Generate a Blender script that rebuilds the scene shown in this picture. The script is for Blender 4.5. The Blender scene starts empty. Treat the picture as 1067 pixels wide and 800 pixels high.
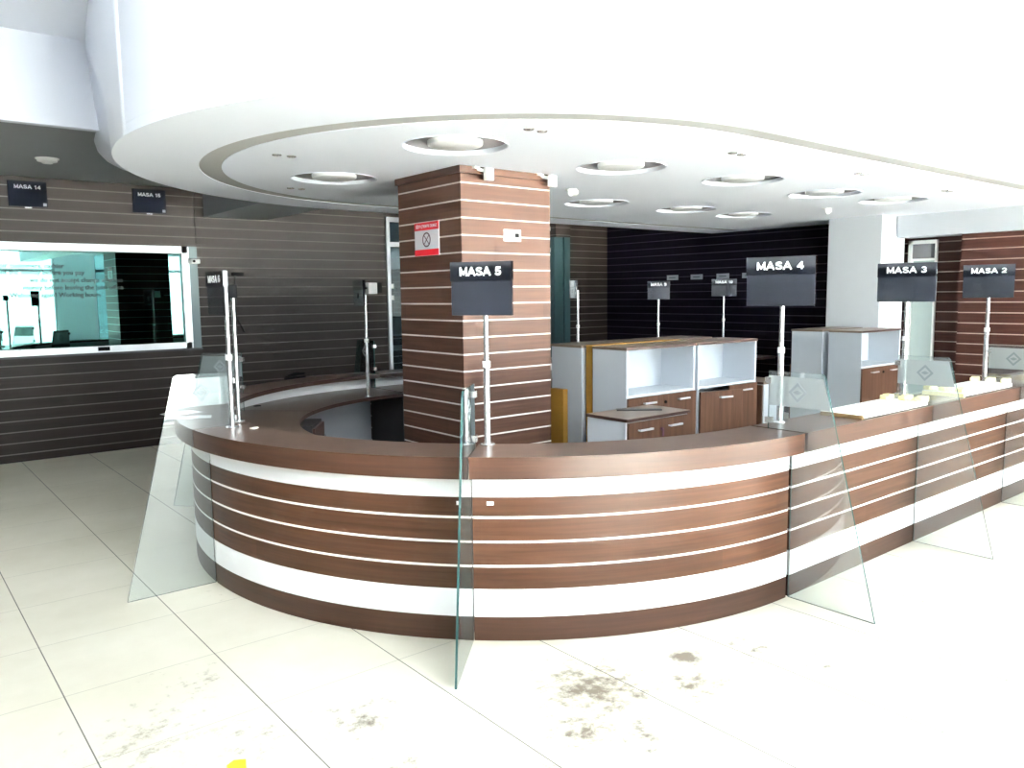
import bpy, math, random
from mathutils import Vector, Matrix
random.seed(4)
COL = bpy.context.scene.collection
PI = math.pi

# ------------------------------------------------------------------ mesh kit
class MB:
    def __init__(s): s.v=[]; s.f=[]; s.m=[]; s.sm=[]
    def add(s, vs, fs, mi=0, smooth=False):
        b=len(s.v); s.v+= [tuple(p) for p in vs]
        for f in fs: s.f.append([b+i for i in f]); s.m.append(mi); s.sm.append(smooth)
        return s
    def box(s, a, b, mi=0):
        x0,y0,z0=a; x1,y1,z1=b
        return s.add([(x0,y0,z0),(x1,y0,z0),(x1,y1,z0),(x0,y1,z0),(x0,y0,z1),(x1,y0,z1),(x1,y1,z1),(x0,y1,z1)],
              [(0,3,2,1),(4,5,6,7),(0,1,5,4),(1,2,6,5),(2,3,7,6),(3,0,4,7)],mi)
    def cyl(s, p0, p1, r, n=16, mi=0, r2=None, cap=True):
        p0=Vector(p0);p1=Vector(p1);d=(p1-p0).normalized()
        a=d.orthogonal().normalized();b=d.cross(a); r2=r if r2 is None else r2
        vs=[];
        for p,rr in ((p0,r),(p1,r2)):
            for i in range(n):
                t=2*PI*i/n; vs.append(p+a*math.cos(t)*rr+b*math.sin(t)*rr)
        fs=[(i,(i+1)%n,n+(i+1)%n,n+i) for i in range(n)]
        s.add(vs,fs,mi,True)
        if cap: s.add(vs[:n],[tuple(range(n))[::-1]],mi); s.add(vs[n:],[tuple(range(n))],mi)
        return s
    def lathe(s, prof, c=(0,0,0), n=48, mi=0, smooth=True):
        vs=[];m=len(prof)
        for i in range(n):
            t=2*PI*i/n
            for r,z in prof: vs.append((c[0]+r*math.cos(t),c[1]+r*math.sin(t),c[2]+z))
        fs=[]
        for i in range(n):
            j=(i+1)%n
            for k in range(m-1): fs.append((i*m+k,j*m+k,j*m+k+1,i*m+k+1))
        return s.add(vs,fs,mi,smooth)
    def sweep(s, fn, ts, prof, mi=0, mis=None):
        """prof: closed list of (u,z); fn(t,u)->(x,y)"""
        m=len(prof); vs=[]
        for t in ts:
            for u,z in prof:
                x,y=fn(t,u); vs.append((x,y,z))
        for k in range(m):
            q=(k+1)%m; fs=[(i*m+k,(i+1)*m+k,(i+1)*m+q,i*m+q) for i in range(len(ts)-1)]
            b=len(s.v)
            ring=[]
            for i in range(len(ts)): ring+= [vs[i*m+k],vs[i*m+q]]
            s.add(ring,[(2*i,2*i+2,2*i+3,2*i+1) for i in range(len(ts)-1)],(mis[k] if mis else mi),len(ts)>3)
        s.add(vs[:m],[tuple(range(m))[::-1]],mi); s.add(vs[-m:],[tuple(range(m))],mi)
        return s
    def prism(s, poly, fr, th, mi=0, mie=None):
        """poly 2d in plane; fr=(origin, ex, ey, n); thickness th along n centred"""
        o,ex,ey,nn=[Vector(q) for q in fr]; m=len(poly)
        A=[o+ex*a+ey*b-nn*th/2 for a,b in poly]; B=[o+ex*a+ey*b+nn*th/2 for a,b in poly]
        s.add(A,[tuple(range(m))[::-1]],mi); s.add(B,[tuple(range(m))],mi)
        for i in range(m):
            j=(i+1)%m; s.add([A[i],A[j],B[j],B[i]],[(0,1,2,3)],mi if mie is None else mie)
        return s
    def build(s, name, mats, parent=None, world=False, bevel=0, fix=True):
        me=bpy.data.meshes.new(name)
        off=Vector((0,0,0))
        inv=parent.matrix_basis.inverted() if (parent and world) else None
        if parent and world and parent.parent: inv=(parent.parent.matrix_basis@parent.matrix_basis).inverted()
        vs=[Vector(p) for p in s.v]
        if inv: vs=[inv@p for p in vs]
        me.from_pydata(vs,[],s.f)
        if not isinstance(mats,(list,tuple)): mats=[mats]
        for m in mats: me.materials.append(m)
        for p,mi,sm in zip(me.polygons,s.m,s.sm): p.material_index=mi; p.use_smooth=sm
        import bmesh
        bm=bmesh.new(); bm.from_mesh(me); bmesh.ops.remove_doubles(bm,verts=bm.verts,dist=1e-5)
        if fix: bmesh.ops.recalc_face_normals(bm,faces=bm.faces)
        for e in bm.edges:
            if len(e.link_faces)==2 and e.calc_face_angle(0)>math.radians(35): e.smooth=False
        bm.to_mesh(me); bm.free()
        o=bpy.data.objects.new(name,me); COL.objects.link(o)
        if parent: o.parent=parent
        if bevel:
            b=o.modifiers.new('bevel','BEVEL'); b.width=bevel; b.segments=2; b.limit_method='ANGLE'; b.angle_limit=math.radians(40)
        return o

def tag(o,label,cat,group=None,kind=None):
    if label: o['label']=label
    if cat: o['category']=cat
    if group: o['group']=group
    if kind: o['kind']=kind
    return o
def thing(name,label,cat,loc=(0,0,0),rz=0,group=None):
    o=bpy.data.objects.new(name,None); COL.objects.link(o); o.empty_display_size=.1
    o.location=loc; o.rotation_euler=(0,0,rz)
    o.matrix_basis=Matrix.Translation(loc)@Matrix.Rotation(rz,4,'Z')
    return tag(o,label,cat,group)
def struct(o): o['kind']='structure'; return o

def text_mesh(name,s,size,mat,parent,loc,rot,ext=.0015,bold=.012,align='CENTER',width=None):
    cu=bpy.data.curves.new(name,'FONT'); cu.body=s; cu.size=size; cu.extrude=ext; cu.offset=bold*size*1.2
    cu.align_x=align; cu.align_y='CENTER'; cu.resolution_u=3
    to=bpy.data.objects.new('tmp',cu); COL.objects.link(to)
    dg=bpy.context.evaluated_depsgraph_get(); dg.update()
    me=bpy.data.meshes.new_from_object(to.evaluated_get(dg))
    bpy.data.objects.remove(to)
    me.materials.clear(); me.materials.append(mat)
    if width and len(me.vertices):
        xs=[v.co.x for v in me.vertices]; k=width/(max(xs)-min(xs))
        for v in me.vertices: v.co.x*=k
    o=bpy.data.objects.new(name,me); COL.objects.link(o); o.parent=parent; o.location=loc; o.rotation_euler=rot
    return o

# bold sans capitals and figures drawn with strokes, for the MASA signs
def _arc(cx,cy,rx,ry,a0,a1,n=9): return [(cx+rx*math.cos(math.radians(a0+(a1-a0)*i/n)),cy+ry*math.sin(math.radians(a0+(a1-a0)*i/n))) for i in range(n+1)]
GLY={'M':(.84,[[(.08,0),(.08,1),(.42,.12),(.76,1),(.76,0)]]),
 'A':(.80,[[(.04,0),(.40,1),(.76,0)],[(.17,.30),(.63,.30)]]),
 'S':(.70,[_arc(.35,.73,.26,.20,20,270)+_arc(.35,.27,.28,.20,90,-160)[1:]]),
 '1':(.50,[[(.1,.72),(.30,.93),(.30,0)]]),
 '2':(.62,[_arc(.31,.68,.24,.25,160,-30)+[(.07,.07),(.58,.07)]]),
 '3':(.62,[_arc(.30,.72,.22,.21,150,-90)+_arc(.30,.28,.25,.22,90,-155)[1:]]),
 '4':(.64,[[(.46,0),(.46,.93),(.06,.28),(.62,.28)]]),
 '5':(.62,[[(.54,.93),(.16,.93),(.11,.52)]+_arc(.30,.31,.25,.25,125,-155)]),
 '6':(.62,[_arc(.34,.60,.26,.34,55,180)+[(.08,.35)],_arc(.32,.30,.24,.24,0,360,16)]),
 '9':(.62,[_arc(.30,.34,.26,.34,-125,0)+[(.56,.65)],_arc(.32,.70,.24,.24,0,360,16)]),
 '0':(.62,[_arc(.31,.5,.23,.43,0,360,18)]),' ':(.34,[])}
def masa(s,h,mat_,parent,loc,width,th=.19):
    mb=MB(); tot=sum(GLY[c][0]+.10 for c in s)-.10; kx=width/tot; x=-tot/2
    for c in s:
        w_,st=GLY[c]
        for ln_ in st:
            P=[Vector(((x+p[0])*kx,(p[1]*(1-th)+th/2-.5)*h)) for p in ln_]; r=th*h/2
            for a,b in zip(P,P[1:]):
                d=(b-a).normalized(); n_=Vector((-d.y,d.x))*r; e=d*r*.55
                q=[a-n_-e,b-n_+e,b+n_+e,a+n_-e]
                mb.prism([tuple(t) for t in q],((0,0,0),(1,0,0),(0,0,1),(0,-1,0)),.0012)
        x+=w_+.10
    o=mb.build('lettering',mat_,parent,fix=False); o.location=loc; return o

# ------------------------------------------------------------------ materials
def mat(name):
    m=bpy.data.materials.new(name); m.use_nodes=True; nt=m.node_tree; nt.nodes.clear()
    return m,nt,nt.nodes,nt.links
def N(ns,t,**k):
    n=ns.new(t)
    for a,b in k.items(): setattr(n,a,b)
    return n
def plain(name,c,rough=.5,metal=0,spec=.5,coat=0,bump=0,var=0,scale=8):
    m,nt,ns,ln=mat(name); b=N(ns,'ShaderNodeBsdfPrincipled'); o=N(ns,'ShaderNodeOutputMaterial')
    b.inputs['Base Color'].default_value=(*c,1); b.inputs['Roughness'].default_value=rough
    b.inputs['Metallic'].default_value=metal; b.inputs['Specular IOR Level'].default_value=spec
    b.inputs['Coat Weight'].default_value=coat
    tc=N(ns,'ShaderNodeTexCoord'); nz=N(ns,'ShaderNodeTexNoise'); nz.inputs['Scale'].default_value=scale; nz.inputs['Detail'].default_value=4
    ln.new(tc.outputs['Object'],nz.inputs['Vector'])
    mr=N(ns,'ShaderNodeMapRange'); mr.inputs['To Min'].default_value=1-var; mr.inputs['To Max'].default_value=1+var
    ln.new(nz.outputs['Fac'],mr.inputs['Value'])
    mx=N(ns,'ShaderNodeVectorMath',operation='SCALE'); mx.inputs[0].default_value=c; ln.new(mr.outputs[0],mx.inputs['Scale']); ln.new(mx.outputs[0],b.inputs['Base Color'])
    if bump:
        bp=N(ns,'ShaderNodeBump'); bp.inputs['Strength'].default_value=bump; bp.inputs['Distance'].default_value=.005; ln.new(nz.outputs['Fac'],bp.inputs['Height']); ln.new(bp.outputs[0],b.inputs['Normal'])
    ln.new(b.outputs[0],o.inputs[0]); return m
def math_(ns,ln,op,a,b=None,c=None):
    n=N(ns,'ShaderNodeMath',operation=op)
    for i,v in enumerate((a,b,c)):
        if v is None: continue
        if isinstance(v,(int,float)): n.inputs[i].default_value=v
        else: ln.new(v,n.inputs[i])
    return n.outputs[0]
def wood(name,c1,c2,scale=(1.6,1.6,45),rough=.35,stripe=None,coat=.0,world=True,line=(.62,.6,.57),lw=.010,spec=.5,planks=True):
    m,nt,ns,ln=mat(name); b=N(ns,'ShaderNodeBsdfPrincipled'); o=N(ns,'ShaderNodeOutputMaterial')
    if world: pos=N(ns,'ShaderNodeNewGeometry').outputs['Position']
    else: pos=N(ns,'ShaderNodeTexCoord').outputs['Object']
    mp=N(ns,'ShaderNodeMapping'); mp.inputs['Scale'].default_value=scale; ln.new(pos,mp.inputs['Vector'])
    nz=N(ns,'ShaderNodeTexNoise'); nz.inputs['Scale'].default_value=1; nz.inputs['Detail'].default_value=6; nz.inputs['Roughness'].default_value=.62; nz.inputs['Distortion'].default_value=.35
    ln.new(mp.outputs[0],nz.inputs['Vector'])
    sx=N(ns,'ShaderNodeSeparateXYZ'); ln.new(pos,sx.inputs[0])
    cr=N(ns,'ShaderNodeValToRGB'); cr.color_ramp.elements[0].position=.3; cr.color_ramp.elements[1].position=.72
    cr.color_ramp.elements[0].color=(*c2,1); cr.color_ramp.elements[1].color=(*c1,1); ln.new(nz.outputs['Fac'],cr.inputs[0])
    col=cr.outputs[0]
    if planks:
        p,z0=stripe or (.11,.0)
        iz=math_(ns,ln,'FLOOR',math_(ns,ln,'DIVIDE',math_(ns,ln,'SUBTRACT',sx.outputs['Z'],z0),p))
        off=math_(ns,ln,'MULTIPLY',iz,.37)
        ix=math_(ns,ln,'FLOOR',math_(ns,ln,'ADD',math_(ns,ln,'MULTIPLY',math_(ns,ln,'ADD',sx.outputs['X'],sx.outputs['Y']),.8),off))
        cb=N(ns,'ShaderNodeCombineXYZ'); ln.new(ix,cb.inputs[0]); ln.new(iz,cb.inputs[1])
        wn=N(ns,'ShaderNodeTexWhiteNoise',noise_dimensions='2D'); ln.new(cb.outputs[0],wn.inputs['Vector'])
        mr=N(ns,'ShaderNodeMapRange'); mr.inputs['To Min'].default_value=.86; mr.inputs['To Max'].default_value=1.14; ln.new(wn.outputs['Value'],mr.inputs['Value'])
        sc=N(ns,'ShaderNodeVectorMath',operation='SCALE'); ln.new(col,sc.inputs[0]); ln.new(mr.outputs[0],sc.inputs['Scale']); col=sc.outputs[0]
    if stripe:
        p,z0=stripe
        fr=math_(ns,ln,'FRACT',math_(ns,ln,'DIVIDE',math_(ns,ln,'SUBTRACT',sx.outputs['Z'],z0-lw/2),p))
        msk=math_(ns,ln,'LESS_THAN',fr,lw/p)
        mx=N(ns,'ShaderNodeMix',data_type='RGBA'); ln.new(msk,mx.inputs['Factor']); ln.new(col,mx.inputs[6]); mx.inputs[7].default_value=(*line,1)
        col=mx.outputs[2]
    ln.new(col,b.inputs['Base Color']); b.inputs['Roughness'].default_value=rough; b.inputs['Coat Weight'].default_value=coat; b.inputs['Coat Roughness'].default_value=.12
    b.inputs['Specular IOR Level'].default_value=spec
    ln.new(b.outputs[0],o.inputs[0]); return m
def glass(name,tint,ior=1.5,rough=0.0,refl=(1,1,1),boost=0,haze=None):
    m,nt,ns,ln=mat(name); o=N(ns,'ShaderNodeOutputMaterial')
    t=N(ns,'ShaderNodeBsdfTransparent'); t.inputs[0].default_value=(*tint,1)
    g=N(ns,'ShaderNodeBsdfGlossy'); g.inputs['Color'].default_value=(*refl,1); g.inputs['Roughness'].default_value=rough
    f=N(ns,'ShaderNodeFresnel'); f.inputs['IOR'].default_value=ior
    fac=math_(ns,ln,'MINIMUM',math_(ns,ln,'ADD',f.outputs[0],boost),1.0)
    mx=N(ns,'ShaderNodeMixShader'); ln.new(fac,mx.inputs[0]); 
    src=t.outputs[0]
    if haze:
        d=N(ns,'ShaderNodeBsdfDiffuse'); d.inputs[0].default_value=(*haze[0],1)
        tl=N(ns,'ShaderNodeBsdfTranslucent'); tl.inputs[0].default_value=(*haze[0],1)
        m1=N(ns,'ShaderNodeMixShader'); m1.inputs[0].default_value=.5; ln.new(d.outputs[0],m1.inputs[1]); ln.new(tl.outputs[0],m1.inputs[2])
        m2=N(ns,'ShaderNodeMixShader'); m2.inputs[0].default_value=haze[1]; ln.new(t.outputs[0],m2.inputs[1]); ln.new(m1.outputs[0],m2.inputs[2]); src=m2.outputs[0]
    ln.new(src,mx.inputs[1]); ln.new(g.outputs[0],mx.inputs[2]); ln.new(mx.outputs[0],o.inputs[0]); return m

W1=(.095,.042,.023); W2=(.045,.019,.010)
M={}
M['pillar']=wood('walnut_pillar_panels',(.095,.046,.031),(.05,.023,.015),stripe=(.1115,.652),rough=.45,spec=.2)
M['wall_wood']=wood('walnut_wall_panels',(.030,.021,.018),(.018,.012,.010),stripe=(.1095,1.834),rough=.45,spec=.2,line=(.15,.135,.125),lw=.011)
M['wall_dark']=wood('dark_wall_panels',(.009,.006,.012),(.004,.003,.007),stripe=(.1095,1.834),rough=.55,spec=.06,line=(.05,.045,.06),lw=.011)
M['wall_right']=wood('walnut_right_wall_panels',(.05,.018,.013),(.026,.009,.007),stripe=(.1115,1.80),rough=.5,spec=.15,line=(.3,.25,.22),lw=.011)
M['counter']=wood('walnut_counter_panels',W1,W2,stripe=(.115,.358),rough=.36,line=(.85,.83,.8),lw=.011,spec=.2)
M['counter_plain']=wood('walnut_counter_edge',(.072,.032,.019),(.036,.0155,.009),rough=.38,spec=.3,planks=False)
M['top']=wood('walnut_worktop',(.135,.085,.064),(.085,.05,.037),scale=(5,5,5),rough=.28,spec=.4,planks=False)
M['desk']=wood('brown_desktop',(.10,.066,.048),(.066,.043,.032),scale=(5,5,5),rough=.3,planks=False)
M['door_wood']=wood('walnut_cabinet_front',(.14,.07,.043),(.07,.033,.02),scale=(26,26,1.6),rough=.45,spec=.2,world=False,planks=False)
M['cab_top']=wood('cabinet_top_wood',(.22,.16,.12),(.15,.11,.085),scale=(3,14,14),rough=.35,world=False,planks=False)
M['edge']=plain('dark_brown_edging',(.045,.02,.016),.4)
M['white_lam']=plain('white_laminate',(.86,.86,.86),.3,var=.02)
M['grey_lam']=plain('grey_laminate',(.36,.38,.42),.4,var=.03)
M['cab_white']=plain('cabinet_white_laminate',(.55,.59,.64),.5,spec=.3,var=.02)
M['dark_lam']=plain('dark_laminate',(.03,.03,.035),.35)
M['dkpanel']=plain('dark_inner_panel',(.02,.018,.02),.5)
M['ceil']=plain('white_ceiling_paint',(.86,.89,.97),.8,var=.01,scale=2)
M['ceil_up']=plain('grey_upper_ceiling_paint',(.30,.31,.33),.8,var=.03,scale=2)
M['groove']=plain('grey_groove_band',(.40,.395,.385),.8)  # flat grey band, almost flush with the white ceiling
M['lampgrey']=plain('grey_lamp_recess',(.26,.25,.26),.6)
M['white']=plain('white_plastic',(.85,.85,.83),.4)
M['paint']=plain('white_wall_paint',(.70,.72,.75),.7,var=.02)
M['steel']=plain('brushed_steel',(.78,.78,.78),.25,metal=.85)
M['alu']=plain('silver_aluminium',(.75,.77,.8),.35,metal=.6)
M['alu_dark']=plain('dark_grey_metal_frame',(.12,.16,.17),.4,metal=.3)
M['teal_frame']=plain('teal_grey_frame',(.05,.1,.11),.35,metal=.2)
M['black']=plain('black_plastic',(.003,.003,.004),.6,spec=.05)
M['black_gloss']=plain('black_gloss_acrylic',(.004,.005,.009),.06,spec=.8,coat=.6)
M['navy']=plain('navy_sign_face',(.002,.0035,.009),.5,spec=.03)
M['scr']=plain('dark_grey_gloss_screen',(.02,.023,.032),.13,spec=.9,coat=.8)
M['txt']=plain('white_lettering',(.9,.9,.9),.5)
M['gtxt']=plain('dark_green_lettering',(.0,.02,.018),.5)
M['red']=plain('red_sign_ink',(.62,.01,.02),.4)
M['signwhite']=plain('sign_white',(.8,.82,.85),.4)
M['symbol']=plain('dark_symbol_ink',(.09,.03,.06),.5)
M['mustard']=plain('mustard_raw_board',(.33,.17,.022),.6,var=.15)
M['dull']=plain('dull_ochre_board_edge',(.2,.12,.045),.7,var=.3,scale=40)
M['foam']=plain('yellow_foam',(.8,.74,.42),.9,bump=.6,var=.25,scale=60)
M['cream']=plain('cream_white_board',(.88,.87,.8),.45)
M['paper']=plain('white_paper',(.88,.88,.88),.7)
M['cable']=plain('black_cable',(.01,.01,.01),.5)
M['glass']=glass('clear_divider_glass',(.95,.98,.972),boost=.05,haze=((.78,.86,.92),.07))
M['gedge']=plain('dark_green_glass_edge',(.035,.09,.085),.12,spec=.8)
M['frost']=glass('frosted_film',(.82,.86,.86),rough=.32,boost=.03,haze=((.62,.66,.67),.55))
M['logo']=plain('grey_logo_film',(.22,.25,.26),.5)
M['teal_glass']=glass('green_mirror_window_glass',(.10,.30,.27),rough=.0,refl=(.42,.88,.80),boost=.16)
M['lobby_glass']=glass('grey_door_glass',(.35,.42,.44),refl=(.8,.95,1),boost=.15)
M['window_glass']=glass('clear_front_window_glass',(.96,.98,.97))
M['door_face']=plain('pale_green_grey_door',(.42,.5,.48),.25,spec=.6)
M['soffit']=plain('shaded_white_soffit',(.47,.49,.52),.7)  # beam faces away from the windows; that shade is put into the colour
M['pave']=plain('outdoor_pavement',(.5,.5,.48),.9,var=.08,scale=1)

# floor
def floor_mat():
    m,nt,ns,ln=mat('cream_floor_tiles'); b=N(ns,'ShaderNodeBsdfPrincipled'); o=N(ns,'ShaderNodeOutputMaterial')
    pos=N(ns,'ShaderNodeNewGeometry').outputs['Position']; sx=N(ns,'ShaderNodeSeparateXYZ'); ln.new(pos,sx.inputs[0])
    def line(c,o0,p,w):
        f=math_(ns,ln,'FRACT',math_(ns,ln,'ADD',math_(ns,ln,'DIVIDE',math_(ns,ln,'SUBTRACT',c,o0),p),.5))
        d=math_(ns,ln,'MULTIPLY',math_(ns,ln,'ABSOLUTE',math_(ns,ln,'SUBTRACT',f,.5)),p)
        return math_(ns,ln,'LESS_THAN',d,w)
    lx=line(sx.outputs['X'],.512,.6045,.0026); ly=line(sx.outputs['Y'],1.147,.5975,.0019)
    nz=N(ns,'ShaderNodeTexNoise'); nz.inputs['Scale'].default_value=1.1; nz.inputs['Detail'].default_value=7; nz.inputs['Roughness'].default_value=.6; ln.new(pos,nz.inputs['Vector'])
    cr=N(ns,'ShaderNodeValToRGB'); cr.color_ramp.elements[0].position=.35; cr.color_ramp.elements[1].position=.65
    cr.color_ramp.elements[0].color=(.60,.56,.455,1); cr.color_ramp.elements[1].color=(.69,.65,.55,1); ln.new(nz.outputs['Fac'],cr.inputs[0])
    # dirt
    n2=N(ns,'ShaderNodeTexNoise'); n2.inputs['Scale'].default_value=15; n2.inputs['Detail'].default_value=9; n2.inputs['Roughness'].default_value=.72; ln.new(pos,n2.inputs['Vector'])
    acc=None
    for (x,y,r,s) in [(2.2,2.2,.42,.9),(1.95,2.0,.3,.8),(2.55,1.95,.35,.7),(2.7,2.13,.13,1.25),(2.1,1.85,.3,.7),(3.0,2.0,.4,.55),(3.1,1.65,.3,.5),(1.35,2.6,.35,.6),(1.3,2.2,.35,.55),(1.6,1.9,.3,.6),(.95,3.3,.35,.45),(.7,3.0,.5,.5),(1.0,2.75,.4,.45),(.8,2.1,.3,.35),(4.2,1.7,.5,.3),(3.2,1.2,.4,.3),(2.4,1.4,.4,.3),(1.4,4.3,.3,.3)]:
        vm=N(ns,'ShaderNodeVectorMath',operation='DISTANCE'); ln.new(pos,vm.inputs[0]); vm.inputs[1].default_value=(x,y,0)
        mr=N(ns,'ShaderNodeMapRange'); mr.inputs['From Min'].default_value=0; mr.inputs['From Max'].default_value=r; mr.inputs['To Min'].default_value=s; mr.inputs['To Max'].default_value=0
        ln.new(vm.outputs['Value'],mr.inputs['Value'])
        acc=mr.outputs[0] if acc is None else math_(ns,ln,'MAXIMUM',acc,mr.outputs[0])
    th=math_(ns,ln,'SUBTRACT',.68,math_(ns,ln,'MULTIPLY',acc,.44))
    dm=math_(ns,ln,'MULTIPLY',math_(ns,ln,'SUBTRACT',n2.outputs['Fac'],th),4)
    dmc=math_(ns,ln,'MINIMUM',math_(ns,ln,'MAXIMUM',dm,0),.85)
    mx=N(ns,'ShaderNodeMix',data_type='RGBA'); ln.new(dmc,mx.inputs['Factor']); ln.new(cr.outputs[0],mx.inputs[6]); mx.inputs[7].default_value=(.12,.088,.06,1)
    g1=N(ns,'ShaderNodeMix',data_type='RGBA'); ln.new(math_(ns,ln,'MULTIPLY',ly,.55),g1.inputs['Factor']); ln.new(mx.outputs[2],g1.inputs[6]); g1.inputs[7].default_value=(.2,.18,.15,1)
    g2=N(ns,'ShaderNodeMix',data_type='RGBA'); ln.new(math_(ns,ln,'MULTIPLY',lx,.9),g2.inputs['Factor']); ln.new(g1.outputs[2],g2.inputs[6]); g2.inputs[7].default_value=(.1,.09,.08,1)
    ln.new(g2.outputs[2],b.inputs['Base Color'])
    mr=N(ns,'ShaderNodeMapRange'); mr.inputs['To Min'].default_value=.4; mr.inputs['To Max'].default_value=.6; ln.new(n2.outputs['Fac'],mr.inputs['Value']); ln.new(mr.outputs[0],b.inputs['Roughness'])
    b.inputs['Specular IOR Level'].default_value=.15
    ln.new(b.outputs[0],o.inputs[0]); return m
M['floor']=floor_mat()

# ------------------------------------------------------------------ room shell
YW,XD,XL,YF,ZH,ZA=9.15,9.45,-2.2,-1.7,3.4,6.2
Cc=(3.66,4.455)
struct(MB().box((XL,YF,-.1),(12.2,11.2,0)).build('floor',M['floor']))
# back wall with openings for the long window and the glazed lobby
wb=MB()
for a,b in (((XL,YW,0),(.6,YW+.15,ZH)),((.6,YW,0),(2.93,YW+.15,1.05)),((.6,YW,2.16),(2.93,YW+.15,ZH)),
            ((2.93,YW,0),(5.34,YW+.15,ZH)),((5.34,YW,2.62),(8.2,YW+.15,ZH)),((8.5,YW,0),(XD+.15,YW+.15,ZH)),((8.2,YW,2.46),(8.5,YW+.15,ZH))):
    wb.box(a,b)
struct(wb.build('wall_back',M['wall_wood']))
# proud panelling left of the seam beside the window
struct(MB().box((2.93,YW-.012,2.2),(3.03,YW,2.8)).build('trim_1',M['wall_wood']))
# dark right rear wall (behind the slab) and door wall
wd=MB(); wd.box((XD,4.9,0),(XD+.15,YW,ZH)); 
struct(wd.build('wall_right_rear',M['wall_dark']))
wr=MB(); wr.box((XD,3.66,0),(XD+.15,4.02,ZH)).box((XD,4.02,2.14),(XD+.15,4.9,ZH)).box((XD,4.29,0),(XD+.15,4.9,2.14))
struct(wr.build('wall_right_recess',M['wall_right']))
struct(MB().box((9.2,-1.7,0),(XD+.15,3.66,2.21)).build('wall_right',M['wall_right']))
struct(MB().box((XL-.15,YF,0),(XL,YW+.15,1.9)).build('wall_left',M['wall_wood']))
struct(MB().box((XL-.15,YF,1.9),(XL,YW+.15,ZH)).build('wall_left',M['ceil']))  # unseen upper part, made white to bounce light onto the soffit
# front wall: piers and glazing behind the camera; unseen, sized to shape the daylight
wf=MB()
for x0,x1 in ((XL,.5),(3.35,4.15),(9.1,9.6)): wf.box((x0,YF-.25,0),(x1,YF,ZA if x0>0 else 3.3))
wf.box((XL,YF-.25,5.9),(12.2,YF,ZA)); wf.box((XL,YF-.25,3.1),(12.2,YF,3.3)); wf.box((9.1,YF-.25,2.2),(12.2,YF,ZA)); wf.box((9.6,YF-.25,0),(12.2,YF,2.2))
struct(wf.build('wall_front',M['paint']))
def glazing(name,x0,x1,nm,z1=5.9,z0=0.0,fm='alu',gm='window_glass',rails=(.0,1.0)):
    fr=MB(); y=YF-.12
    for k in range(nm+1):
        x=x0+(x1-x0)*k/nm; fr.box((x-.03,y-.03,z0),(x+.03,y+.03,z1))
    for z in (z0+.03,max(2.25,z0+.06),z1-.03): fr.box((x0,y-.03,z-.03),(x1,y+.03,z+.03))
    f=struct(fr.build(name,M[fm])); MB().box((x0,y-.004,z0),(x1,y+.004,z1)).build('pane',M[gm],f,world=True)
glazing('window_1',.5,3.35,2); glazing('window_2',5.45,9.1,3); glazing('added_clerestory',XL,.5,2,z0=3.3)  # last one is an unseen clerestory added to brighten the upper left
glazing('door_1',4.15,5.45,2,fm='teal_frame',gm='lobby_glass')
g=MB().box((-14,-16,-.12),(22,YF-.25,-.02)).build('pavement',M['pave']); struct(g)

# ceilings
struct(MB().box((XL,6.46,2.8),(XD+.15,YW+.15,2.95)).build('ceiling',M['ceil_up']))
struct(MB().box((XL,1.69,ZH),(XD,6.46,ZH+.12)).build('ceiling',M['ceil']))
struct(MB().box((XL,YF-.25,ZA),(12.2,1.8,ZA+.12)).build('ceiling',M['ceil']))  # unseen atrium, raised this high to bring in steep daylight
struct(MB().box((XL,1.691,ZH+.12),(XD+.15,1.8,ZA)).box((9.2,YF,2.21),(9.35,1.69,ZA)).box((XL-.15,YF,ZH),(XL,1.69,ZA)).build('wall_atrium',M['ceil']))
struct(MB().box((2.71,YF,2.43),(3.05,1.69,2.9)).build('trim_7',M['ceil']))
struct(MB().box((XL,6.38,2.8),(XD,6.46,ZH)).build('trim_2',M['ceil']))
# beam on the back wall above the panelling
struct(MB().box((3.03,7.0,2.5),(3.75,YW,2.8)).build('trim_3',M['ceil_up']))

LAMPS=[(2.64,3.73),(2.66,5.24),(3.98,3.73),(5.18,3.62),(5.33,5.3),(6.5,5.2),(7.5,5.22),(6.48,3.7),(7.5,3.6)]
def curve_slab(name,loops,z0,z1,m):
    cu=bpy.data.curves.new(name,'CURVE'); cu.dimensions='2D'; cu.fill_mode='BOTH'; cu.extrude=(z1-z0)/2
    for lp in loops:
        sp=cu.splines.new('POLY'); sp.points.add(len(lp)-1)
        for p,q in zip(sp.points,lp): p.co=(q[0],q[1],0,1)
        sp.use_cyclic_u=True
    to=bpy.data.objects.new('tmp',cu); COL.objects.link(to); to.location=(0,0,0)
    dg=bpy.context.evaluated_depsgraph_get(); dg.update()
    me=bpy.data.meshes.new_from_object(to.evaluated_get(dg)); bpy.data.objects.remove(to)
    for v in me.vertices: v.co.z+=(z0+z1)/2
    me.materials.clear(); me.materials.append(M[m]); me.name=name
    o=bpy.data.objects.new(name,me); COL.objects.link(o)
    return struct(o)
def arc(cx,cy,r,a0,a1,n): return [(cx+r*math.cos(math.radians(a0+(a1-a0)*i/n)),cy+r*math.sin(math.radians(a0+(a1-a0)*i/n))) for i in range(n+1)]
SC=(3.74,4.46)
a_end=180+math.degrees(math.acos((SC[0]-2.71)/2.63))
outer=[(9.44,7.09)]+arc(SC[0],SC[1],2.63,90,a_end,56)+[(2.71,1.69),(9.44,1.69)]
GC=(3.69,4.56)
def stad(r,xr,cx=GC[0],cy=GC[1]): return [(xr,cy+r)]+arc(cx,cy,r,90,270,64)+[(xr,cy-r)]
go=stad(2.08,9.30); gi=stad(1.945,9.28)
holes=[arc(x,y,.29,0,360,40)[:-1] for x,y in LAMPS]
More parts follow.
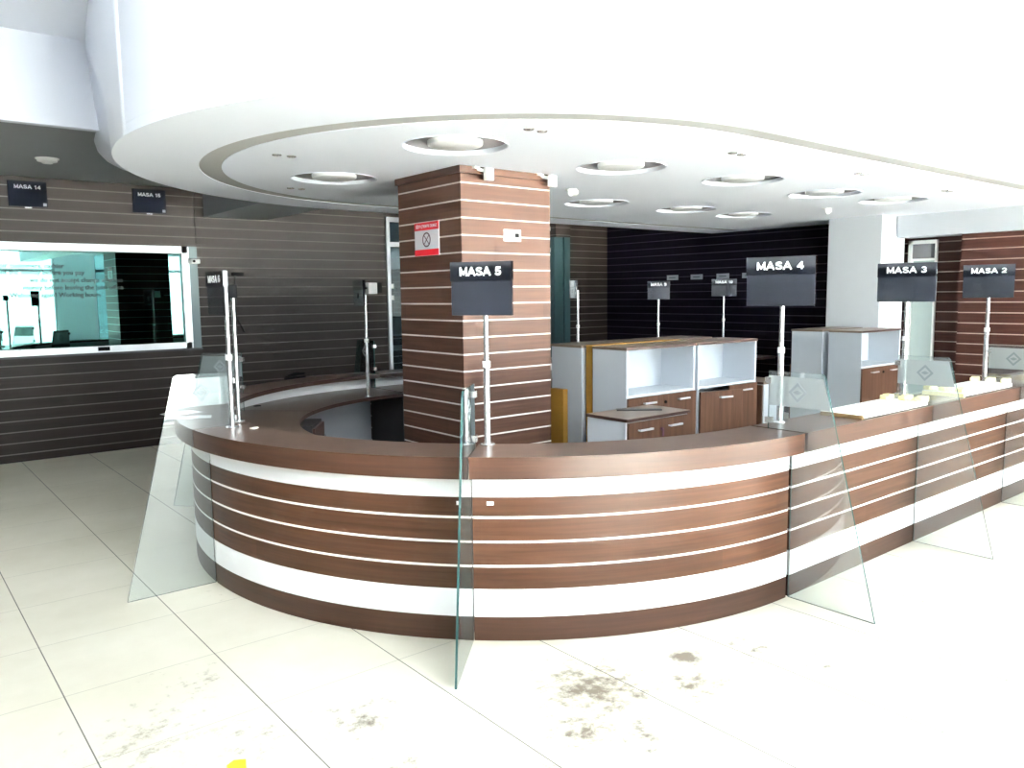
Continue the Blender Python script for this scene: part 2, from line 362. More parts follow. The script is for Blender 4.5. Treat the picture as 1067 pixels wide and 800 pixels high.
ceil_low=curve_slab('ceiling',[outer,go,gi]+holes,2.43,2.485,'ceil')
curve_slab('ceiling',[outer],2.486,3.39,'ceil')
curve_slab('ceiling',[stad(2.079,9.299),stad(1.946,9.281)],2.434,2.44,'groove')
# flared soffit that rises from the disc edge to the upper ceiling on the left
fl=MB(); B=[]; A=[]
for i in range(49):
    t=i/48; a=math.radians(180-78*t)
    B.append((SC[0]+2.63*math.cos(a),SC[1]+2.63*math.sin(a),2.43))
Apts=[(1.10,4.46,3.39),(1.118,4.8,3.39),(1.15,5.1,3.39),(1.215,5.55,3.39),(1.29,6.0,3.39),(1.365,6.4,3.39),(1.384,6.47,2.83),(1.474,6.833),(1.597,7.297),(1.78,7.78),(1.972,8.127),(2.26,8.434),(2.6,8.65),(3.0,8.78)]
def lerp(pts,t):
    f=t*(len(pts)-1); i=min(int(f),len(pts)-2); f-=i; return tuple(pts[i][k]*(1-f)+pts[i+1][k]*f for k in (0,1,2))
Apts=[p if len(p)==3 else (*p,2.795) for p in Apts]
for i in range(49): A.append(lerp(Apts,i/48))
vs=[]; 
for p,q in zip(B,A):
    mid=tuple((p[k]*.5+q[k]*.5) for k in range(3)); vs+=[p,mid,q]
fs=[]
for i in range(48):
    for k in range(2): fs.append((i*3+k,(i+1)*3+k,(i+1)*3+k+1,i*3+k+1))
fl.add(vs,fs,0,True); o=fl.build('trim_4',M['ceil'],fix=False); sd=o.modifiers.new('solid','SOLIDIFY'); sd.thickness=.02; sd.offset=1; struct(o)
# beam face over the right panelling
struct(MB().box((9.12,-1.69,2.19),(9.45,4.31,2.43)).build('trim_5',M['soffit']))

# ------------------------------------------------------------------ pillars
t=thing('wood_clad_pillar','square pillar clad in walnut boards with pale lines rising inside the round counter','pillar',(3.435,4.645,0))
MB().box((3.05,4.26,0),(3.82,5.03,2.43)).build('cladding',M['pillar'],t,world=True)
c=MB().box((3.035,4.245,2.385),(3.835,5.045,2.43)).build('cornice',M['counter_plain'],t,world=True)
t=thing('white_pillar','plain white painted pillar behind the tall white cabinet at the right','pillar',(9.07,4.63,0))
MB().box((8.8,4.33,0),(9.35,4.96,2.43)).build('shaft',M['paint'],t,world=True,bevel=.004)

# ------------------------------------------------------------------ long window on the back wall
w=MB()
for a,b in (((1.0-.4,YW-.03,1.05),(2.83,YW+.05,1.12)),((.6,YW-.03,2.09),(2.83,YW+.05,2.17)),((2.76,YW-.03,1.05),(2.84,YW+.05,2.17))): w.box(a,b)
wo=struct(w.build('window_3',M['alu'],bevel=.004))
MB().box((.6,YW+.01,1.12),(2.77,YW+.018,2.09)).build('pane',M['teal_glass'],wo,world=True)
MB().box((.6,YW-.055,1.03),(2.93,YW+.0,1.052)).build('sill',M['dark_lam'],wo,world=True)
MB().box((2.84,YW-.02,1.05),(2.93,YW+.02,2.17)).build('reveal',M['alu_dark'],wo,world=True)
MB().box((1.87,YW-.05,1.07),(1.98,YW-.03,1.11)).build('latch',M['black'],wo,world=True)
# dim room behind the window
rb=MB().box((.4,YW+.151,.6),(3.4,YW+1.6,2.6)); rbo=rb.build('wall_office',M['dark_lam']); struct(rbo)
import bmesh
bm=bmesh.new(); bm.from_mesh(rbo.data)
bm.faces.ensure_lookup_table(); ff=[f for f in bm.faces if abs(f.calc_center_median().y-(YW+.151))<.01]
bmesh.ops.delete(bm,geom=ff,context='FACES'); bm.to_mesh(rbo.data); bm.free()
lines=[("Dear customers, cashier",1.62,1.94,.033),("please count the money before you pay",1.80,1.875,.033),("we do not accept change of notes",2.16,1.80,.033),("money before leaving the cash office",2.16,1.725,.033),("Welcome again! Working hours",1.94,1.65,.033)]
for s_,xr,z,sz in lines:
    text_mesh('window_lettering',s_,.062,M['gtxt'],wo,(xr,YW-.001+.006,z),(PI/2,0,0),ext=.0004,bold=.01,align='RIGHT')

# glazed lobby
lb=MB()
lb.box((5.34,YW-.03,0),(5.39,YW+.06,2.62)).box((5.39,YW-.02,2.24),(8.2,YW+.06,2.30)).box((5.39,YW-.02,2.56),(8.2,YW+.06,2.62)).box((6.8,YW-.02,0),(6.86,YW+.06,2.24))
d2=struct(lb.build('door_2',M['alu'])); MB().box((5.39,YW+.02,0),(8.2,YW+.03,2.6)).build('pane',M['lobby_glass'],d2,world=True)
MB().box((8.2,YW-.1,0),(8.5,YW+.06,2.46)).box((8.38,YW-.13,0),(8.5,YW-.1,2.46)).build('jamb',M['teal_frame'],d2,world=True)
for z in (1.55,1.70): MB().box((5.395,YW-.01,z),(5.44,YW+.015,z+.06)).build('sticker',M['white'],d2,world=True)
struct(MB().box((5.3,YW+.3,0),(8.5,YW+.35,2.8)).build('wall_lobby',M['grey_lam']))
struct(MB().box((8.2,YW-.14,2.46),(8.5,YW,2.8)).build('trim_6',M['wall_wood']))

# door in the right recess
dd=MB().box((9.40,4.27,0),(9.45+.1,4.31,2.16)).box((9.40,4.0,2.12),(9.55,4.31,2.16)).box((9.41,4.0,1.93),(9.5,4.28,1.955)).box((9.41,4.0,0),(9.5,4.02,2.12))
d3=struct(dd.build('door_3',M['white']))
MB().box((9.45,4.02,0),(9.49,4.27,1.93)).build('door_leaf',M['door_face'],d3,world=True)
MB().box((9.42,4.02,1.955),(9.44,4.27,2.12)).build('transom_pane',M['scr'],d3,world=True)
MB().cyl((9.45,4.04,1.82),(9.41,4.04,1.82),.012).cyl((9.41,4.0,1.82),(9.41,4.07,1.82),.01).build('closer',M['black'],d3,world=True)

# ------------------------------------------------------------------ counter units
R=2.22
def arcfn(t,u):
    a=math.radians(t); return (Cc[0]+(R+u)*math.cos(a),Cc[1]+(R+u)*math.sin(a))
def nearfn(t,u): return (t,Cc[1]-R-u)
def farfn(t,u): return (t,Cc[1]+R+u)
def counter(label,fn,t0,t1,n,gap,loc,inner='dkpanel',sup='dkpanel'):
    th=thing('reception_counter',label,'counter',loc,0,'counter units of the round reception desk')
    def ts(g): 
        s=1 if t1>t0 else -1
        a,b=t0+s*g,t1-s*g; return [a+(b-a)*i/n for i in range(n+1)]
    T=ts(gap)
    def part(name,prof,ms,mis=None,parent=th): return MB().sweep(fn,T,prof,0,mis).build(name,ms,parent,world=True)
    part('plinth',[(-.02,0),(0,0),(0,.115),(-.02,.115)],M['counter_plain'])
    part('lower_white_band',[(-.02,.115),(0,.115),(0,.245),(-.02,.245)],M['white_lam'])
    part('front_panel',[(-.02,.245),(0,.245),(0,.683),(-.02,.683)],M['counter'])
    part('upper_white_band',[(-.02,.683),(0,.683),(0,.85),(-.02,.85)],M['white_lam'])
    part('inner_panel',[(-.055,0),(-.021,0),(-.021,.85),(-.055,.85)],M[inner])
    part('riser',[(-.066,.752),(-.056,.752),(-.056,.849),(-.066,.849)],M['white_lam'])
    part('ledge',[(-.24,.885),(-.24,.851),(.06,.851),(.06,.785),(.085,.785),(.085,.885)],[M['top'],M['edge'],M['counter_plain']],[1,1,2,2,2,0])
    part('desktop',[(-.68,.75),(-.68,.722),(-.057,.722),(-.057,.75)],[M['desk'],M['edge']],[1,1,0,0])
    # support panel below the desk
    s=1 if t1>t0 else -1
    dt=(.6 if fn is arcfn else .018)
    a=t0+s*gap; 
    MB().sweep(fn,[a,a+s*dt],[(-.60,0),(-.057,0),(-.057,.72),(-.60,.72)]).build('support_panel',M[sup],th,world=True)
    return th
ga=.2; gs=.008
counter('curved counter unit facing us left of the MASA 5 glass divider',arcfn,225,180,24,ga,(2.0,3.6,0))
counter('curved counter unit facing us between the MASA 5 and MASA 4 glass dividers',arcfn,270,225,24,ga,(2.8,2.5,0))
counter('curved counter unit at the far left with two papers on its ledge',arcfn,180,135,24,ga,(1.7,5.4,0))
counter('curved counter unit at the back left, a black stapler on its ledge',arcfn,135,90,24,ga,(2.8,6.5,0),inner='grey_lam')
counter('straight counter unit between the MASA 4 and MASA 3 glass dividers',nearfn,3.67,5.11,2,gs,(4.4,2.4,0))
counter('straight counter unit below the MASA 2 sign, with a blocked-up white board',nearfn,5.11,6.56,2,gs,(5.8,2.4,0))
counter('straight counter unit at the right edge of the photo beyond the last glass divider',nearfn,6.56,8.0,2,gs,(7.2,2.4,0))
counter('straight back counter unit behind the wood clad pillar',farfn,3.67,5.11,2,gs,(4.4,6.5,0))
counter('straight back counter unit behind the left white cabinets',farfn,5.11,6.56,2,gs,(5.8,6.5,0))
counter('straight back counter unit beside the dark wall',farfn,6.56,8.0,2,gs,(7.2,6.5,0))
counter('last straight back counter unit reaching to the dark wall',farfn,8.0,9.4,2,gs,(8.7,6.5,0))

# cable grommets on desktop
for i,(x,y) in enumerate([(2.05,5.75),(2.36,6.1),(4.05,6.55),(4.1,6.2)]):
    o=MB().lathe([(0,.004),(.025,.004),(.032,.0),(.032,.0)],(0,0,0),20).build('cable_grommet',M['black']); o.location=(x,y,.751)
    tag(o,['black oval cable cover on the left desktop, nearest the left sign poles','black cable cover on the desktop behind the left sign poles, second from them','black cable cover on the back desktop beside the white riser near the pillar','black cable cover at the inner edge of the back desktop next to the pillar'][i],'cable cover','cable covers on the inner desktop')

# drawer unit below the left desktop
t=thing('drawer_pedestal','dark brown drawer unit with a small knob under the left inner desktop','drawer unit',(2.285,5.455,0),math.radians(-36))
MB().box((-.2,-.18,.02),(.25,.18,.70)).build('body',M['dkpanel'],t)
for k in range(3):
    d=MB().box((.251,-.175,.05+k*.215),(.27,.175,.05+k*.215+.2)).build('drawer',M['edge'],t)
    MB().lathe([(0,.02),(.012,.018),(.012,.006),(.006,0)],(0,0,0),12).build('knob',M['steel'],d).location=(.272,.1,.15+k*.215)
    # turn the knob outward
    d.children[0].rotation_euler=(0,PI/2,0)

# ------------------------------------------------------------------ glass dividers
def diamond(r): return [(r,0),(0,r),(-r,0),(0,-r)]
def divider(label,base,nx,ny):
    """base: point on the counter face (u=0), (nx,ny): outward direction"""
    t=thing('glass_divider',label,'glass divider',(base[0],base[1],0),0,'glass dividers standing between the counter places')
    ex=Vector((nx,ny,0)); ez=Vector((0,0,1)); nn=ex.cross(ez); fr=(Vector((0,0,0)),ex,ez,nn)
    pts=[(.004,0.001),(.47,.001),(.175,1.175),(.160,1.19),(-.14,1.19),(-.14,.89),(.0885,.89),(.0885,.782),(.004,.782)]
    # the sheet fits round the ledge in the seam between two units
    pts=[(.003,.001),(.47,.001),(.175,1.175),(.160,1.19),(-.14,1.19),(-.14,.70),(.003,.70)]
    MB().prism(pts,fr,.010,0,1).build('glass_sheet',[M['glass'],M['gedge']],t)
    def q(z): return .47-(z)*(.295/1.175)-.004
    fb=[(-.138,1.01),(q(1.01)-.004,1.01),(q(1.165)-.004,1.165),(-.138,1.165)]
    fo=Vector((0,0,0))
    band=MB().prism(fb,(nn*.0062,ex,ez,nn),.0008).build('frosted_band',M['frost'],t)
    for sgn in (1,-1):
        ld=MB()
        c=Vector((.05,0,0))
        def ring(ro,ri):
            P=diamond(ro);Q=diamond(ri)
            for i in range(4):
                j=(i+1)%4
                ld.prism([P[i],P[j],Q[j],Q[i]],(ex*.03+ez*1.087+nn*(.0072 if sgn>0 else -.0062),ex,ez,nn),.0008)
        ring(.052,.034); 
        ld.prism([( .026,0),(0,.012),(-.026,0),(0,-.012)],(ex*.03+ez*1.087+nn*(.0072 if sgn>0 else -.0062),ex,ez,nn),.0008)
        ld.build('diamond_logo',M['logo'],t,fix=True)
    for z in (.93,1.14): MB().prism([(-.155,z-.015),(-.12,z-.015),(-.12,z+.015),(-.155,z+.015)],(Vector((0,0,0)),ex,ez,nn),.03).build('clamp',M['steel'],t)
    return t
def ang(a,u=0): r=math.radians(a); return ((Cc[0]+(R+u)*math.cos(r),Cc[1]+(R+u)*math.sin(r)),math.cos(r),math.sin(r))
for a,l in ((225,'glass divider seen nearly edge-on at the middle of the curved counter'),(180,'wide glass divider reflecting white light at the left end of the curved counter'),(135,'glass divider at the back left of the ring, behind the paired sign poles'),(90,'glass divider on the back counter beside the lone pole, left of the pillar')):
    b,nx,ny=ang(a); divider(l,b,nx,ny)
for x,l in ((3.67,'large glass divider just right of the MASA 4 pole, where the curved counter ends'),(5.11,'glass divider at the MASA 3 pole, second from the right'),(6.56,'rightmost glass divider on the front counter, cut by the photo edge')):
    divider(l,(x,Cc[1]-R),0,-1)

# ------------------------------------------------------------------ desk signs
def sign(label,P,z0,z1,top,w,h,text,theta=0,az=None,off=0.03,group='desk number signs on steel poles',texts=True):
    """top: z of sign top. az: azimuth of sign normal"""
    if az is None:
        d=Vector((P[0],P[1],0)).normalized(); vr=Vector((d.y,-d.x,0)); n=-(d*math.cos(theta)+vr*math.sin(theta)); az=math.atan2(n.y,n.x)
    t=thing('desk_sign_stand',label,'desk sign',(P[0],P[1],z0),az+PI/2,group)   # local -Y is the facing direction
    H=top-z0
    MB().lathe([(0,.006),(.032,.006),(.036,.002),(.036,0),(0,0)],(0,0,0),20).build('base_flange',M['steel'],t)
    MB().cyl((0,0,.004),(0,0,(H-h)*.62),.0155,16).cyl((0,0,(H-h)*.62),(0,0,H-h*.55),.0125,16).build('pole',M['steel'],t)
    MB().cyl((0,0,(H-h)*.60),(0,0,(H-h)*.60+.03),.019,16).build('collar',M['white'],t)
    MB().box((-.03,-off+.0,H-h*.7),(.03,.012,H-h*.5)).build('bracket',M['black'],t)
    hh=h*.36
    MB().box((-w/2,-off-.018,H-h),(w/2,-off,H-hh)).build('lower_panel',M['scr'],t,bevel=.001)
    hd=MB().box((-w/2-.002,-off-.024,H-hh),(w/2+.002,-off+.002,H)).build('header_panel',M['black_gloss'],t,bevel=.001)
    if text: masa(text,hh*.50,M['txt'],hd,(0,-off-.0248,H-hh*.5),w*.68)
    return t
rd=math.radians
sign('black MASA 5 sign on a steel pole in front of the wood clad pillar',(2.286,3.008),.886,0,1.755,.31,.25,'MASA 5',rd(25))
sign('MASA 4 sign on a steel pole in front of the dark wall',(3.866,2.433),.886,0,1.785,.365,.262,'MASA 4',rd(18))
sign('MASA 3 sign on a steel pole in front of the white pillar',(5.31,2.43),.886,0,1.775,.345,.25,'MASA 3',rd(10))
sign('MASA 2 sign on a steel pole at the right edge',(6.70,2.45),.886,0,1.785,.34,.25,'MASA 2',rd(8))
sign('sign turned sideways on the thicker of the two left poles, beside the window',(1.55,4.386),.886,0,1.745,.32,.235,'MASA 6',az=rd(177),off=.035)
sign('sign on the lone pole at the back counter left of the pillar, turned edge-on',(3.29,6.0),.751,0,1.735,.28,.215,'',az=rd(-12),off=-.06)
sign('edge-on black sign on the short pole right behind the pillar, first of the back row',(6.05,6.3),.751,0,1.745,.28,.19,'',az=rd(-30),off=-.06)
sign('small black sign on the middle pole of the back row, above the left cabinets',(7.38,6.3),.751,0,1.74,.26,.215,'MASA 9',rd(0))
sign('small dark blue sign on the right pole of the back row, left of MASA 4',(8.66,6.3),.751,0,1.77,.31,.22,'MASA 10',rd(0))
# second slim pole with a small black box
t=thing('terminal_pole','slim steel pole with a small black box on top, beside the thicker left pole','pole',(1.655,4.57,.886))
MB().cyl((0,0,0),(0,0,.76),.0115,16).build('pole',M['steel'],t)
MB().lathe([(0,.005),(.03,.005),(.034,0),(0,0)],(0,0,0),18).build('base_flange',M['steel'],t)
MB().box((-.045,-.02,.715),(.02,.03,.79)).build('display_box',M['black'],t,bevel=.003)
# white device at the back left pole
t=thing('ticket_camera','small white and black device fixed beside the lone back pole','device',(3.36,6.0,1.62))
MB().box((-.05,-.03,0),(.035,.03,.095)).build('white_case',M['white'],t,bevel=.006)
MB().box((.036,-.03,.01),(.08,.03,.095)).build('black_lens_case',M['black'],t,bevel=.006)
MB().cyl((-.05,0,.05),(-.075,0,.05),.008).build('mount',M['black'],t)

# wall signs
for x,s_,l in ((1.345,'MASA 14','dark MASA 14 sign mounted high on the back wall above the window'),(2.465,'MASA 15','dark MASA 15 sign mounted high on the back wall, next to the white curved ceiling')):
    t=thing('wall_sign',l,'sign',(x,YW,2.51),0,'numbered signs high on the back wall')
    MB().box((-.165,-.035,0),(.165,-.005,.245)).build('panel',M['navy'],t,bevel=.003)
    MB().box((-.03,-.005,-.012),(.03,-.0,.02)).build('bracket',M['steel'],t)
    masa(s_,.042,M['txt'],t,(0,-.0358,.19),.225)
    MB().box((.125,-.0365,.012),(.155,-.0355,.04)).build('small_sticker',M['grey_lam'],t)

# ------------------------------------------------------------------ things on the pillar
t=thing('no_smoking_sign','red and white no smoking sign on the left face of the wood clad pillar','sign',(3.05,4.662,1.875),-PI/2)
# local -Y faces -X after rotation by -90deg
MB().box((-.15,-.006,0),(.15,-.001,.225)).build('board',M['signwhite'],t)
hb=MB().box((-.15,-.0072,.172),(.15,-.006,.225)).build('top_band',M['red'],t)
MB().box((-.15,-.0072,0),(.15,-.006,.042)).build('bottom_band',M['red'],t)
text_mesh('lettering','SİZƏ ÇƏKMƏK OLMAZ',.028,M['signwhite'],hb,(0,-.0078,.198),(PI/2,0,0),ext=.0004,bold=.02,width=.26)
sy=MB(); n=28
for i in range(n):
    a0,a1=2*PI*i/n,2*PI*(i+1)/n
    sy.prism([(.05*math.cos(a0),.05*math.sin(a0)),(.05*math.cos(a1),.05*math.sin(a1)),(.041*math.cos(a1),.041*math.sin(a1)),(.041*math.cos(a0),.041*math.sin(a0))],((0,-.0068,.107),(1,0,0),(0,0,1),(0,-1,0)),.001)
for a in (PI/4,-PI/4):
    c_,s2=math.cos(a),math.sin(a)
    sy.prism([(c_*-.043-s2*.003,s2*-.043+c_*.003),(c_*.043-s2*.003,s2*.043+c_*.003),(c_*.043+s2*.003,s2*.043-c_*.003),(c_*-.043+s2*.003,s2*-.043-c_*.003)],((0,-.0068,.107),(1,0,0),(0,0,1),(0,-1,0)),.001)
sy.build('no_smoking_symbol',M['symbol'],t)
t=thing('switch_plate','white plate with a black socket on the right face of the wood clad pillar','switch plate',(3.47,4.26,1.96))
MB().box((-.075,-.012,0),(.075,-.0,.08)).build('plate',M['white'],t,bevel=.003)
MB().box((.02,-.014,.028),(.055,-.012,.055)).build('socket',M['black'],t)
cu=MB()
for i in range(10):
    a0,a1=-PI/2+PI*i/10,-PI/2+PI*(i+1)/10
    cu.prism([(.015*math.cos(a0),.018*math.sin(a0)),(.015*math.cos(a1),.018*math.sin(a1)),(.010*math.cos(a1),.013*math.sin(a1)),(.010*math.cos(a0),.013*math.sin(a0))],((-.03,-.0125,.042),(1,0,0),(0,0,1),(0,-1,0)),.001)
cu.build('symbol',M['black'],t)
for x,l in ((3.215,'white motion sensor under the ceiling at the near corner of the wood clad pillar'),(3.77,'white motion sensor under the ceiling at the right corner of the wood clad pillar')):
    t=thing('motion_sensor',l,'sensor',(x,4.26,2.35),rd(14),'white sensors at the pillar top')
    MB().box((-.036,-.085,-.01),(.036,-.05,.07)).build('casing',M['white'],t,bevel=.006)
    MB().cyl((-.05,.02,.07),(0,-.055,.05),.011).box((-.08,-.02,.066),(-.03,.01,.079)).build('arm',M['white'],t)

# ------------------------------------------------------------------ ceiling fittings
lampwhere=['large round ceiling lamp in front of the pillar, nearest of all','round ceiling lamp left of the pillar','round ceiling lamp above and right of the pillar, front row','round ceiling lamp of the front row, third from the left','round ceiling lamp of the rear row, first right of the pillar','round ceiling lamp of the rear row, second right of the pillar','rearmost round ceiling lamp above the dark wall','round ceiling lamp of the front row, second from the right end','round ceiling lamp of the front row, at its right end']
for (x,y),l in zip(LAMPS,lampwhere):
    t=thing('ceiling_lamp',l,'ceiling lamp',(x,y,2.43),0,'round recessed ceiling lamps')
    MB().lathe([(.292,.001),(.300,-.004),(.300,.0),],(0,0,0),48).lathe([(.29,-.003),(.29,.026)],(0,0,0),48).build('rim',M['ceil'],t,fix=False)
    MB().lathe([(.289,.024),(.15,.024)],(0,0,0),48).build('recess_plate',M['lampgrey'],t,fix=False)
    MB().lathe([(0,-.004),(.14,-.004),(.152,.0),(.155,.008),(.155,.024)],(0,0,0),48).build('diffuser',M['white_lam'],t)
spots=[(2.0,4.567,'left of the pillar by the grey groove'),(2.727,3.146,'in front of the pillar'),(4.169,2.956,'right of the pillar, beside the groove'),(5.614,2.932,'above the MASA 3 sign'),(7.2,3.0,'farthest right along the groove'),(2.66,5.88,'behind the lamp left of the pillar')]
for x,y,l in spots:
    t=thing('twin_spotlight','small twin spotlight in the white ceiling '+l,'spotlight',(x,y,2.43),rd(0),'twin spotlights in the lowered ceiling')
    for s_ in (-.045,.045):
        r_=MB().lathe([(.0,-.001),(.014,-.001),(.02,-.006),(.026,-.004),(.028,0)],(s_,0,0),18).build('ring',M['steel'],t)
def detector(x,y,z,l,name='smoke_detector',r=.055):
    t=thing(name,l,'smoke detector',(x,y,z),0)
    MB().lathe([(0,-.045),(r*.45,-.045),(r*.6,-.034),(r*.95,-.028),(r,-.012),(r,0)],(0,0,0),28).build('dome',M['white'],t)
    MB().lathe([(r*1.15,0),(r*1.15,-.008),(r,-.008)],(0,0,0),28).build('base_ring',M['white'],t)
detector(1.325,7.88,2.8,'white smoke detector on the dark upper ceiling at the left',r=.08)
detector(7.5,7.35,2.8,'white smoke detector on the ceiling in front of the dark rear corner',r=.08)
for x,y,l in ((4.455,4.713,'small white ceiling camera just right of the pillar'),(7.64,4.33,'small white ceiling camera near the white pillar')):
    t=thing('dome_camera',l,'camera',(x,y,2.44),0)
    MB().lathe([(0,-.02),(.045,-.018),(.05,0)],(0,0,0),20).build('base',M['white'],t)
    MB().cyl((0,0,-.01),(-.04,-.01,-.035),.012).cyl((-.03,-.03,-.045),(.06,.01,-.03),.026).build('body',M['white'],t)
t=thing('wall_camera','small white camera at the top right of the long window','camera',(2.88,YW-.04,1.99))
MB().cyl((.05,.02,.03),(.05,.05,.03),.012).build('bracket',M['white'],t)
MB().box((-.05,-.09,-.01),(.05,.0,.04)).build('body',M['white'],t,bevel=.01)
MB().cyl((-.02,-.09,.015),(-.02,-.1,.015),.014).build('lens',M['black'],t)
t=thing('wall_bracket','small black bracket with a hanging cable on the back wall right of the paired poles','bracket',(3.375,YW,1.87))
MB().box((-.065,-.04,-.02),(.065,-.001,.02)).build('case',M['black'],t,bevel=.003)
pts=[(-.03,-.02,-.02),(-.035,-.02,-.2),(-.04,-.02,-.38),(-.03,-.02,-.5),(.05,-.02,-.66)]
cb=MB(); [cb.cyl(pts[i],pts[i+1],.006,8) for i in range(4)]; cb.box((-.055,-.03,-.35),(-.025,-.005,-.25)); cb.build('cable',M['cable'],t)
for i,(y,l) in enumerate(((7.795,'leftmost small grey notice on the dark wall'),(7.35,'second small grey notice from the left on the dark wall'),(6.895,'third small grey notice on the dark wall, above the right back-row sign'),(6.47,'fourth small notice on the dark wall, partly behind the MASA 4 sign'))):
    t=thing('wall_notice',l,'notice',(XD,y,1.79),-PI/2,'small notices on the dark wall')
    MB().box((-.105,-.008,0),(.105,-.001,.072)).build('plate',M['grey_lam'],t)
    MB().box((-.06,-.009,.028),(.06,-.008,.044)).build('print_line',M['alu_dark'],t)
t=thing('wall_sensor','small white square sensor on the right wall panelling beside the door','sensor',(XD,3.70,1.95),-PI/2)
MB().box((-.035,-.03,0),(.035,0,.07)).build('case',M['white'],t,bevel=.006)
MB().cyl((0,-.03,.035),(0,-.036,.035),.012).build('lens',M['grey_lam'],t)

# ------------------------------------------------------------------ cabinets
def handle(par,x,y,z,w=.13):
    h=MB().box((x-w/2,y-.028,z-.006),(x+w/2,y-.018,z+.008)).box((x-w/2,y-.02,z-.005),(x-w/2+.01,y,z+.005)).box((x+w/2-.01,y-.02,z-.005),(x+w/2,y,z+.005))
    return h.build('handle',M['alu'],par,bevel=.001)
def tall_cabinet(label,x,y,rz,w=.82,d=.35,h=1.2,openleaf=False):
    t=thing('storage_cabinet',label,'cabinet',(x,y,0),rz,'tall white cabinets with open top shelf')
    b=MB()
    b.box((0,0,.0),(.018,d,h-.02)).box((w-.018,0,0),(w,d,h-.02)).box((.018,d-.015,0),(w-.018,d,h-.02)).box((.018,.03,.05),(w-.018,d-.015,.068))
    b.build('carcass',M['cab_white'],t)
    MB().box((.018,.004,.825),(w-.018,d-.015,.843)).build('shelf',M['cab_white'],t)
    MB().box((-.006,-.008,h-.02),(w+.004,d,h)).build('top_panel',[M['cab_top']],t,bevel=.001)
    MB().box((-.0065,-.009,h-.019),(w+.0045,-.008,h-.001)).build('edging',M['edge'],t)
    for k in range(2):
        x0=.004+k*(w/2-.002); x1=x0+w/2-.006
        if openleaf and k==0:
            dr=MB().box((0,-.018,.06-.02),(x1-x0+.06,0,.822-.02)).build('door',M['door_wood'],t); dr.location=(x0,-.012,0); dr.rotation_euler=(0,0,rd(-11))
            handle(dr,.26,-.018,.75); 
        else:
            dr=MB().box((x0,-.018,.06),(x1,-.001,.822)).build('door',M['door_wood'],t); handle(dr,(x0+x1)/2+.03,-.018,.775)
    if not openleaf:
        lk=MB().cyl((w/2+.02,-.018,.765),(w/2+.02,-.028,.765),.012,12).build('lock',M['black'],t)
    MB().box((.018,.03,0),(w-.018,.045,.05)).build('kick_board',M['edge'],t)
    return t
tall_cabinet('white cabinet with open top shelf standing right behind the low cabinet',4.335,4.0,0,w=.80)
tall_cabinet('white cabinet with one wood door hanging askew, right end of the left cabinet row',5.175,4.0,0,w=.80,openleaf=True)
tall_cabinet('white cabinet back to back behind the row, its grey side next to the pillar',5.135,4.82,PI,w=.80)
tall_cabinet('white cabinet at the rear of the left cabinet block, farthest from the pillar',5.975,4.82,PI,w=.80)
tall_cabinet('tall white cabinet with open shelf and wood doors in front of the white pillar',7.7,3.95,0,w=.82)
tall_cabinet('tall white cabinet backing onto the one by the white pillar, its plain side showing',8.52,4.72,PI,w=.82)
def low_cabinet(label,x,y,rz,w=.92,d=.36,h=.77):
    t=thing('low_cabinet',label,'cabinet',(x,y,0),rz,'low cabinets with wood doors')
    MB().box((0,0,0),(w,d,h-.022)).build('carcass',M['cab_white'],t)
    MB().box((-.008,-.022,h-.022),(w+.008,d+.004,h)).build('top_panel',M['cab_top'],t,bevel=.001)
    MB().box((-.0095,-.022,h-.021),(-.008,d+.004,h-.001)).box((-.0095,-.0235,h-.021),(w+.008,-.022,h-.001)).build('edging',M['edge'],t)
    for k in range(2):
        x0=.012+k*(w/2-.01); x1=x0+w/2-.014
        dr=MB().box((x0,-.019,.05),(x1,-.001,h-.03)).build('door',M['door_wood'],t); handle(dr,(x0+x1)/2,-.019,h-.085)
    MB().cyl((w/2+.02,-.019,h-.1),(w/2+.02,-.032,h-.1),.012,12).box((w/2+.012,-.036,h-.15),(w/2+.03,-.03,h-.1)).build('lock_with_key',M['symbol'],t)
    return t
low_cabinet('low cabinet with white side and wood doors in front of the tall white cabinets',3.875,3.58,0,w=.64)
low_cabinet('low cabinet seen from its white side beside the MASA 4 pole',6.5,5.18,-PI/2,w=.92,d=.34,h=.76)
o=MB().box((0,0,0),(1.05,.07,1.205)).build('filler_board',M['mustard'],None,bevel=.002); o.location=(4.35,4.37,0)
tag(o,'mustard yellow board wedged upright between the two rows of white cabinets','board')
o=MB().box((0,0,0),(.05,.15,.86)).build('raw_board',M['mustard'],None,bevel=.002); o.location=(4.19,4.53,0)
tag(o,'mustard yellow board standing upright between the pillar and the grey cabinet side','board')
# small loose board on the low cabinet
o=MB().box((-.16,-.03,0),(.16,.03,.008)).build('wood_strip',M['dark_lam'],None); o.location=(4.25,3.80,.771); o.rotation_euler=(0,0,rd(-40))
tag(o,'thin dark strip lying on top of the low cabinet','strip')

# ------------------------------------------------------------------ things on the counters
def board(label,x0,x1,y0,y1,blk,raised):
    t=thing('white_shelf_board',label,'board',((x0+x1)/2,(y0+y1)/2,.886),0,'white boards lying on the straight counter')
    w,d=(x1-x0)/2,(y1-y0)/2
    MB().box((-w,-d,.004+raised),(w,d,.028+raised)).build('panel',M['cream'],t,bevel=.002)
    MB().box((-w-.004,-d,.0),(-w+.02,d,.022+raised)).build('yellow_edge_strip',M['dull'] if not raised else M['foam'],t)
    for bx,by in blk:
        o=MB().box((-.035,-.028,0),(.035,.028,.028)).box((-.02,-.035,.0),(.03,.02,.036)).build('foam_block',M['foam'],t,bevel=.006)
        o.location=(bx,by,.028+raised); o.rotation_euler=(0,0,random.uniform(-.5,.5))
    return t
board('cream white board lying flat on the counter between MASA 4 and MASA 3',4.27,5.08,2.17,2.42,[(.32,.09),(.36,-.01),(.37,-.1)],.0)
